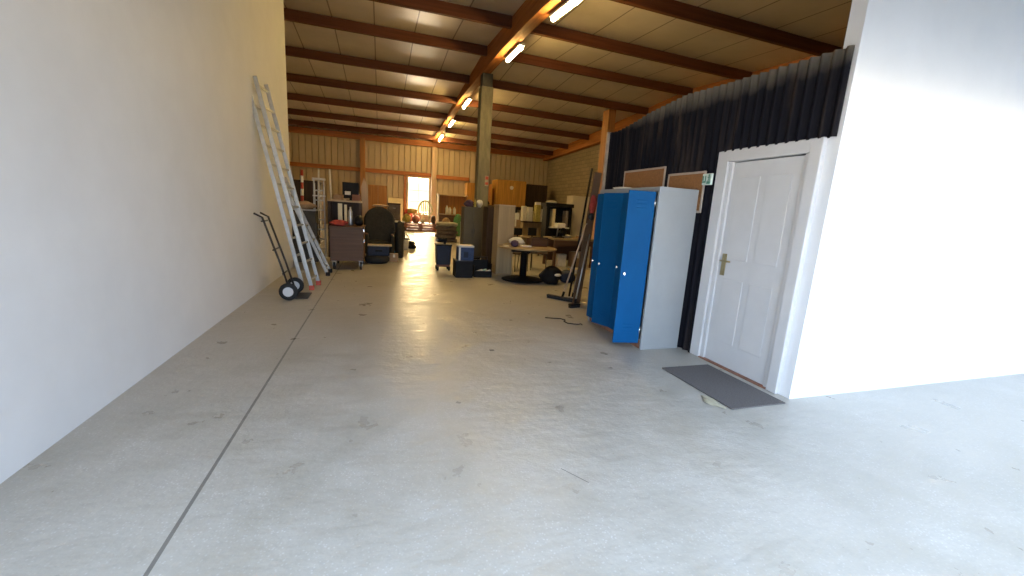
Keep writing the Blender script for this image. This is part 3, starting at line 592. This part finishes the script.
bb = thing('black_cube_box', 'black cube box on the floor under the blue box', 'box', (1.68, 8.4, 0))
MB().box(-.18, .18, 0, .38, 0, .34).build('box_body', BLACK, bb, .006); MB().box(-.185, .185, -.005, .385, .34, .362).build('lid', DSTEEL, bb, .004)
bl = thing('blue_box', 'blue printed box with white lid on the black cube box', 'box', (1.71, 8.44, .362))
MB().box(-.155, .165, 0, .30, 0, .27).build('box_body', BLUEB, bl, .004); MB().box(-.16, .17, -.005, .305, .27, .31).build('lid', WHITE, bl, .006); MB().box(-.155, -.115, -.003, 0, .0, .27).build('white_edge', PAPER, bl); MB().box(-.05, .05, -.003, 0, .06, .18).build('dark_print', NAVY, bl)
kc = thing('bottle_crate', 'low black open crate with white and green bottles beside the black box', 'crate', (2.09, 8.45, 0))
MB().box(-.18, .2, 0, .02, 0, .14).box(-.18, .2, .34, .36, 0, .34).box(-.18, -.16, .02, .34, 0, .24).box(.18, .2, .02, .34, 0, .30).box(-.16, .18, .02, .34, 0, .02).build('shell', BLACK, kc, .004); MB().tube([(-.16, .35, .34), (-.16, .35, .40), (.18, .35, .40), (.18, .35, .34)], .012, 7).build('carrying_bar', DSTEEL, kc)
for i, (x, y, m_, l) in enumerate(((-.08, .12, PAPER, 'white bottle lying in the black crate, left'), (.03, .19, mat('pale_green_plastic', (.42, .56, .46), .5), 'pale green bottle lying in the black crate'), (.09, .07, PAPER, 'white bottle lying in the black crate, right'))):
    b = MB().tube([(x - .08, y + .06, .06), (x + .03, y, .12), (x + .06, y - .016, .137), (x + .09, y - .03, .15)], .036, 10, .022).build('bottle', m_, loc=(2.09, 8.45, 0)); tag(b, l, 'bottle', 'bottles in the black crate')

# far rack with timber crates
rr = thing('pallet_rack', 'dark pallet rack along the back wall carrying timber crates', 'rack', (7.45, 24.9, 0))
for x in (-2.7, -.9, .9, 2.7):
    for y in (-.85, .75): MB().box(x - .05, x + .05, y - .05, y + .05, 0, 1.66).build('upright', DSTEEL, rr)
MB().box(-2.75, 2.75, -.95, .85, 1.60, 1.68).build('deck', DKBROWN, rr); MB().box(-2.75, 2.75, -.95, .85, .75, .80).build('lower_deck', DKBROWN, rr); MB().box(-2.75, 2.75, -.97, -.92, 1.5, 1.62).build('front_beam', DKBROWN, rr)
def crate(label, x0, x1, y0, y1, z0, z1, m_, mb_, lab=False):
    t = thing('timber_crate', label, 'crate', ((x0 + x1) / 2, y0, z0), 0, 'timber crates on the rack'); w = (x1 - x0) / 2; h_ = z1 - z0; d_ = y1 - y0
    n = max(4, int(2 * w / .15)); 
    bd = MB().box(-w + .02, w - .02, .03, d_, 0, h_)
    for k in range(n): a = -w + 2 * w * k / n; bd.box(a + .004, a + 2 * w / n - .004, .02, .03, .01, h_ - .01)
    bd.build('boards', m_, t)
    MB().box(-w, w, 0, .02, 0, .09).box(-w, w, 0, .02, h_ - .09, h_).box(-w, -w + .09, 0, .02, .09, h_ - .09).box(w - .09, w, 0, .02, .09, h_ - .09).build('frame_battens', mb_, t, .003)
    if lab: MB().lathe([(.11, -.004), (.11, .018)], (.0, 0, h_ * .72), 20, 'y').build('round_label', PAPER, t)
crate('orange timber crate on the rack just left of the pillar', 4.86, 5.5, 24.4, 25.3, 1.68, 2.9, YELLOWW, YELLOWW)
crate('orange timber crate on the rack just right of the pillar', 5.78, 6.36, 24.3, 25.3, 1.68, 2.92, ORANGEW, YELLOWW)
crate('biggest yellow timber crate on the rack, with round white label', 6.56, 8.36, 24.0, 25.3, 1.68, 3.2, YELLOWW, YELLOWW, True)
crate('dark brown timber crate at right end of the rack', 8.62, 9.95, 24.5, 25.5, 1.68, 3.1, DKBROWN, DKBROWN)
tag(MB().blob((5.95, 24.05, 1.68), (.4, .3, .26), 81, .2).build('dark_tarp', BLACK), 'crumpled dark tarpaulin on the rack before the right orange crate', 'tarpaulin')

# shelves behind the tables
s1 = thing('open_bookcase', 'open wooden bookcase with white panels standing on it, behind round table', 'bookcase', (6.02, 16, 0))
for x in (-.48, .44): MB().box(x, x + .04, 0, .4, 0, 1.0).build('side_panel', BEIGE, s1)
MB().box(-.50, .50, -.02, .42, 1.0, 1.06).build('top_shelf', DKBROWN, s1); MB().box(-.44, .44, 0, .4, .45, .48).build('shelf', BEIGE, s1); MB().box(-.44, .44, .38, .4, .02, 1.0).build('back_panel', BEIGE, s1)
for i, (x, w_, h_, m_, l) in enumerate(((-.42, .14, .60, PAPER, 'white upright panel on the bookcase, leftmost of four'), (-.16, .17, .57, PAPER, 'white upright panel on the bookcase, second from left'), (.17, .20, .68, YGREEN, 'yellowish taller upright panel on the bookcase'), (.37, .11, .52, PAPER, 'narrow white upright panel on right end of bookcase'))):
    o = MB().box(-w_ / 2, w_ / 2, 0, .28, 0, h_).build('file_panel', m_, bevel=.004, loc=(6.02 + x, 16.04, 1.06)); tag(o, l, 'panel', 'upright panels on the bookcase')
o = MB().box(-.1, .1, 0, .2, 0, .11).build('white_carton', PAPER, bevel=.004, loc=(6.19, 16.06, 1.74)); tag(o, 'small white carton on top of the yellowish upright panel', 'box')
def monitor(label, x, y, z, w_, h_):
    t = thing('monitor', label, 'screen', (x, y, z)); MB().box(-w_ / 2, w_ / 2, 0, .04, .06, .06 + h_).build('casing', BLACK, t, .006); MB().box(-.08, .08, -.05, .09, 0, .012).box(-.02, .02, .01, .03, .012, .08).build('stand', BLACK, t)
dk = thing('desk', 'wooden desk carrying black monitors behind the round table', 'desk', (4.55, 13.2, 0))
MB().box(-.6, .6, -.3, .4, .56, .60).build('top', TABLEW, dk, .004)
for x in (-.56, .56):
    for y in (-.26, .36): MB().box(x - .025, x + .025, y - .025, y + .025, 0, .56).build('leg', DKBROWN, dk)
monitor('black monitor on the desk, left one', 4.34, 13.0, .60, .32, .23); monitor('black monitor on the desk, right one', 4.86, 13.0, .60, .30, .26)
carton('carton', 'light brown carton on the desk behind the left monitor', 4.15, 4.5, 13.25, 13.5, .6, 1.15, CARD)
carton('carton', 'white-topped carton on the light brown carton', 4.2, 4.45, 13.27, 13.48, 1.156, 1.38, PAPER)
s2 = thing('shelf_frame', 'black open shelf frame behind the tables, left of cream cabinet', 'shelf', (5.8, 13, 0))
for x in (-.48, .40): MB().box(x, x + .12 if x < 0 else x + .05, 0, .4, 0, 1.70).build('upright', BLACK, s2)
MB().box(-.52, .50, -.02, .42, 1.66, 1.78).build('top', BLACK, s2); MB().box(-.36, .40, 0, .4, .95, .99).build('shelf', PAPER, s2); MB().box(-.36, .40, 0, .4, .40, .44).build('shelf', BLACK, s2); MB().box(-.36, .40, .39, .40, .44, 1.66).build('back_sheet', BLACK, s2)
for x, l in ((-.18, 'left'), (.30, 'right')):
    o = MB().box(-.05, .05, 0, .25, 0, .60 if x < 0 else .56).build('file_panel', CREAM if x < 0 else GREYCL, bevel=.003, loc=(5.8 + x, 13.06, .99)); tag(o, f'upright {"cream" if x < 0 else "grey"} panel inside the black shelf frame, {l} one', 'panel')
tag(MB().lathe([(.18, 0), (.2, .03), (.16, .07), (.05, .09)], (5.55, 13.2, 1.78), 18).build('enamel_bowl', PALECL), 'upturned pale bowl on top of the black shelf frame', 'bowl')
cw = thing('cream_cabinet', 'tall cream cabinet right of the black shelf frame', 'cabinet', (6.80, 13.5, 0))
CRW = mat('cream_laminate', (.52, .46, .33), .5, 0, .06, 3)
MB().box(-.32, .32, 0, .5, 0, 2.10).build('carcass', CRW, cw, .004); MB().box(-.318, .318, -.018, 0, .05, 2.09).build('door', CRW, cw, .003); MB().box(.25, .27, -.04, -.018, 1.0, 1.16).build('handle', STEEL, cw)

# round table and its load
rt = thing('round_table', 'round pedestal table with dark base in front of the beige cabinet', 'table', (2.98, 8.22, 0))
MB().lathe([(.58, .675), (.625, .68), (.63, .695), (.625, .71), (.58, .712)], n=48).build('tabletop', TABLEW, rt)
MB().lathe([(.45, 0), (.46, .012), (.41, .03), (.12, .05), (.075, .09)], (-.06, 0, 0), 40).build('base_disc', BLACK, rt); MB().lathe([(.075, .05), (.075, .60), (.11, .62)], (-.06, 0, 0), 24).build('column', BLACK, rt)
MB().box(-.34, .22, -.04, .04, .60, .675).box(-.10, -.02, -.28, .28, .60, .675).build('cross_arms', BLACK, rt)
tag(MB().lathe([(.03, 0), (.07, .02), (.085, .07), (.07, .12), (.02, .14)], (2.66, 8.12, .712), 18).build('purple_pot', PURPLE), 'round dark purple pot on left side of round table', 'pot')
tag(MB().blob((2.84, 8.52, .712), (.30, .26, .20), 91, .2).build('paper_heap', PAPER), 'heap of crumpled white paper on the round table', 'paper')
tag(MB().box(2.83, 3.05, 8.15, 8.3, .712, .74).build('folder', PAPER, bevel=.003), 'flat white folder on the round table before the paper heap', 'folder')
tb = thing('wooden_tray_box', 'low brown wooden box on right side of round table', 'box', (3.27, 8.42, .712), .05)
MB().box(-.19, .19, -.14, -.12, 0, .17).box(-.19, .19, .12, .14, 0, .17).box(-.19, -.17, -.12, .12, 0, .17).box(.17, .19, -.12, .12, 0, .17).box(-.17, .17, -.12, .12, 0, .02).build('box_body', BROWNW, tb, .003)
tag(MB().box(2.44, 2.55, 8.14, 8.24, .712, .735).build('notepad', CREAM, bevel=.002), 'small cream notepad at left rim of the round table', 'notepad')
def chair(label, x, y, rz):
    t = thing('stacking_chair', label, 'chair', (x, y, 0), rz, 'chairs behind the round table')
    MB().box(-.21, .21, -.2, .2, .42, .45).build('seat', DKBROWN, t, .01); MB().box(-.20, .20, .20, .225, .56, .82).build('backrest', DKBROWN, t, .01)
    for sx in (-.19, .19):
        MB().tube([(sx, -.19, 0), (sx, -.17, .42)], .011, 7).build('leg', DSTEEL, t); MB().tube([(sx, .24, 0), (sx, .19, .42), (sx, .215, .80)], .011, 7).build('leg', DSTEEL, t)
chair('dark chair just behind the round table, left one', 3.22, 9.55, .3); chair('dark chair behind the round table, right one', 3.85, 9.7, -.4)
t2 = thing('work_table', 'brown wooden work table behind the black bags', 'table', (5.05, 10.5, 0))
MB().box(-.62, .62, -.35, .45, .74, .79).build('top', TABLEW, t2, .006)
for x in (-.56, .56):
    for y in (-.3, .4): MB().box(x - .035, x + .035, y - .035, y + .035, 0, .74).build('leg', BROWNW, t2, .004)
MB().box(-.56, .56, -.31, -.29, .60, .74).build('apron', BROWNW, t2); MB().box(-.52, .52, .36, .38, .12, .70).build('back_board', BROWNW, t2)
dl = thing('drill_press', 'white and black bench drill standing on the work table', 'machine', (4.66, 10.42, .79))
MB().box(-.14, .14, -.1, .14, 0, .03).build('base', DSTEEL, dl, .005); MB().tube([(-.02, .08, .03), (.03, .08, .40)], .022, 10).build('column', STEEL, dl); MB().box(-.10, .14, -.12, .12, .28, .40).build('head', PAPER, dl, .02); MB().blob((.14, .02, .06), (.22, .2, .24), 95, .12).build('motor', BLACK, dl); MB().tube([(-.05, -.05, .28), (-.05, -.05, .14)], .014, 8).build('spindle', STEEL, dl)
carton('carton', 'small light carton on right side of the work table', 5.25, 5.5, 10.35, 10.55, .79, .87, CARD); tag(MB().blob((5.0, 10.6, .79), (.26, .2, .1), 97, .2).build('rag', PALECL), 'pale rag on the work table beside the bench drill', 'rag')
carton('carton', 'white carton under the work table, left', 4.7, 4.95, 10.4, 10.6, 0, .34, PAPER); carton('carton', 'brown carton under the work table, right', 5.1, 5.42, 10.3, 10.6, 0, .42, CARD)
b1 = thing('black_bag', 'black bulging bag with white label on the floor right of round table', 'bag', (3.40, 7.80, 0)); MB().blob((0, 0, 0), (.44, .40, .42), 101, .17).build('bag_body', BLACK, b1); MB().blob((.06, -.2, .18), (.15, .05, .06), 4, .1, flat=False).build('label_patch', PAPER, b1)
tag(MB().blob((3.83, 7.95, 0), (.34, .34, .30), 102, .16).build('black_bag', NAVY), 'smaller dark bag on the floor, right of the bulging black bag', 'bag')
carton('carton', 'yellowish carton on the floor behind the brooms', 4.0, 4.22, 8.1, 8.3, 0, .26, mat('yellowish_card', (.46, .34, .16), .8))

# brooms, boards and poles at the end of the cladding
o = MB().beam((3.09, 5.98, 0), (3.27, 5.99, 2.12), .13, .03, (0, 1, 0)).build('leaning_board', wood('grey_brown_board', (.12, .07, .038), 'z', .3), bevel=.003); tag(o, 'tall brown board leaning at the end of the black cladding', 'board')
pole('black_pole', 'long black pole leaning beside the brown board', 'pole', (3.08, 6.25, 0), (3.27, 6.2, 2.2), .017, BLACK)
def broom(name, label, foot, top, hw, ang, mh, mhead, bristle):
    t = thing(name, label, 'broom', (*foot, 0)); T = Vector((top[0] - foot[0], top[1] - foot[1], top[2]))
    MB().tube([T.normalized() * .06, T], .014, 8).build('handle', mh, t); MB().tube([T * .04, T * .12], .021, 8).build('socket', BLACK, t)
    R = Matrix.Rotation(ang, 3, 'Z'); MB().obox((0, 0, .05), (hw, .07, .03), R).build('head', mhead, t, .006); MB().obox((0, 0, .018), (hw * .97, .055, .035), R).build('bristles', bristle, t)
broom('push_broom', 'wide push broom with pale handle leaning beside the lockers', (2.94, 6.24), (3.15, 5.98, 1.32), .55, math.radians(-52), PALEZ, DSTEEL, RUBBER)
broom('floor_brush', 'small brush with grey handle between push broom and lockers', (2.93, 5.72), (3.2, 5.93, 1.15), .20, math.radians(15), STEEL, BLACK, RUBBER)
broom('floor_squeegee', 'grey squeegee leaning behind the push broom', (3.12, 6.2), (3.24, 6.1, 1.2), .30, math.radians(-20), ALU, STEEL, RUBBER)
rg = thing('red_work_glove', 'red cloth hanging from the tall brown board', 'cloth', (3.205, 5.94, 1.43)); MB().blob((0, 0, .04), (.11, .05, .30), 111, .15, flat=False).build('cloth', REDCL, rg); MB().blob((.0, 0, -.06), (.10, .05, .12), 112, .15, flat=False).build('dark_cuff', DSTEEL, rg)
pts = [(2.20, 5.14), (2.30, 5.10), (2.40, 5.07), (2.44, 4.99), (2.39, 4.93), (2.40, 4.84), (2.47, 4.79), (2.53, 4.77), (2.58, 4.79), (2.57, 4.74)]
tag(MB().tube([(x, y, .008) for x, y in pts], .007, 7).build('cable', BLACK), 'short loose black cable on the floor in front of lockers', 'cable')

# ------------------------------------------------------------------ light
W = bpy.data.worlds.new('sky'); sc.world = W; W.use_nodes = True
wt = W.node_tree; bg = wt.nodes['Background']; tc_ = wt.nodes.new('ShaderNodeTexCoord'); sx_ = wt.nodes.new('ShaderNodeSeparateXYZ'); wt.links.new(tc_.outputs['Generated'], sx_.inputs[0])
def mrange(src, a, b, c0, c1):
    m = wt.nodes.new('ShaderNodeMapRange'); m.interpolation_type = 'SMOOTHSTEP'
    for k, v in ((1, a), (2, b), (3, c0), (4, c1)):
        if hasattr(v, 'is_output'): wt.links.new(v, m.inputs[k])
        else: m.inputs[k].default_value = v
    wt.links.new(src, m.inputs[0]); return m.outputs[0]
# cool overcast sky over the yard in front; behind the hall a warm glow added to feed reflections, above a dimmed horizon
back = mrange(sx_.outputs[1], .45, .85, 0, 1)
wt.links.new(mix_rgb(wt, back, (.61, .77, 1.0), (1.0, .74, .38)), bg.inputs[0])
glow = mrange(sx_.outputs[2], .045, .14, 3.2, 115)
fin = wt.nodes.new('ShaderNodeMapRange'); wt.links.new(back, fin.inputs[0]); fin.inputs[3].default_value = 5.2; wt.links.new(glow, fin.inputs[4])
wt.links.new(fin.outputs[0], bg.inputs[1])
# low warm sun added behind the hall: lights the bounce ground outside and a strip of floor under the window
sl = bpy.data.lights.new('sun', 'SUN'); sl.energy = 72; sl.color = (1, .82, .55); sl.angle = math.radians(3)
so = bpy.data.objects.new('sun', sl); COL.objects.link(so); so.rotation_euler = Vector((.02, -math.cos(math.radians(27)), -math.sin(math.radians(27)))).to_track_quat('-Z', 'Y').to_euler()
def portal(name, loc, rot, sx, sy):
    l = bpy.data.lights.new(name, 'AREA'); l.shape = 'RECTANGLE'; l.size = sx; l.size_y = sy; l.cycles.is_portal = True
    o = bpy.data.objects.new(name, l); COL.objects.link(o); o.location = loc; o.rotation_euler = rot
portal('entrance_portal', ((-1.75 + 8.6) / 2, YF - .1, 1.2), (PI / 2, 0, 0), 10.35, 2.4)
portal('window_portal', ((WX0 + WX1) / 2, YB + .1, (WZ0 + WZ1) / 2), (-PI / 2, 0, 0), 1.26, 2.13)

# ------------------------------------------------------------------ camera
cam = bpy.data.cameras.new('camera'); co = bpy.data.objects.new('camera', cam); COL.objects.link(co)
cam.sensor_width = 36; cam.lens = 410 / 1024 * 36; cam.clip_start = .05
M = Matrix(((.952003, -.001363, -.306087), (-.299947, .195182, -.933775), (.061015, .980766, .185405)))
co.matrix_world = Matrix.Translation((0, 0, 1.45)) @ M.to_4x4()
sc.camera = co
vs = sc.view_settings; vs.view_transform = 'Standard'; vs.look = 'None'; vs.exposure = 0; vs.gamma = 1; vs.use_curve_mapping = False
try: sc.cycles.use_denoising = True
except Exception: pass
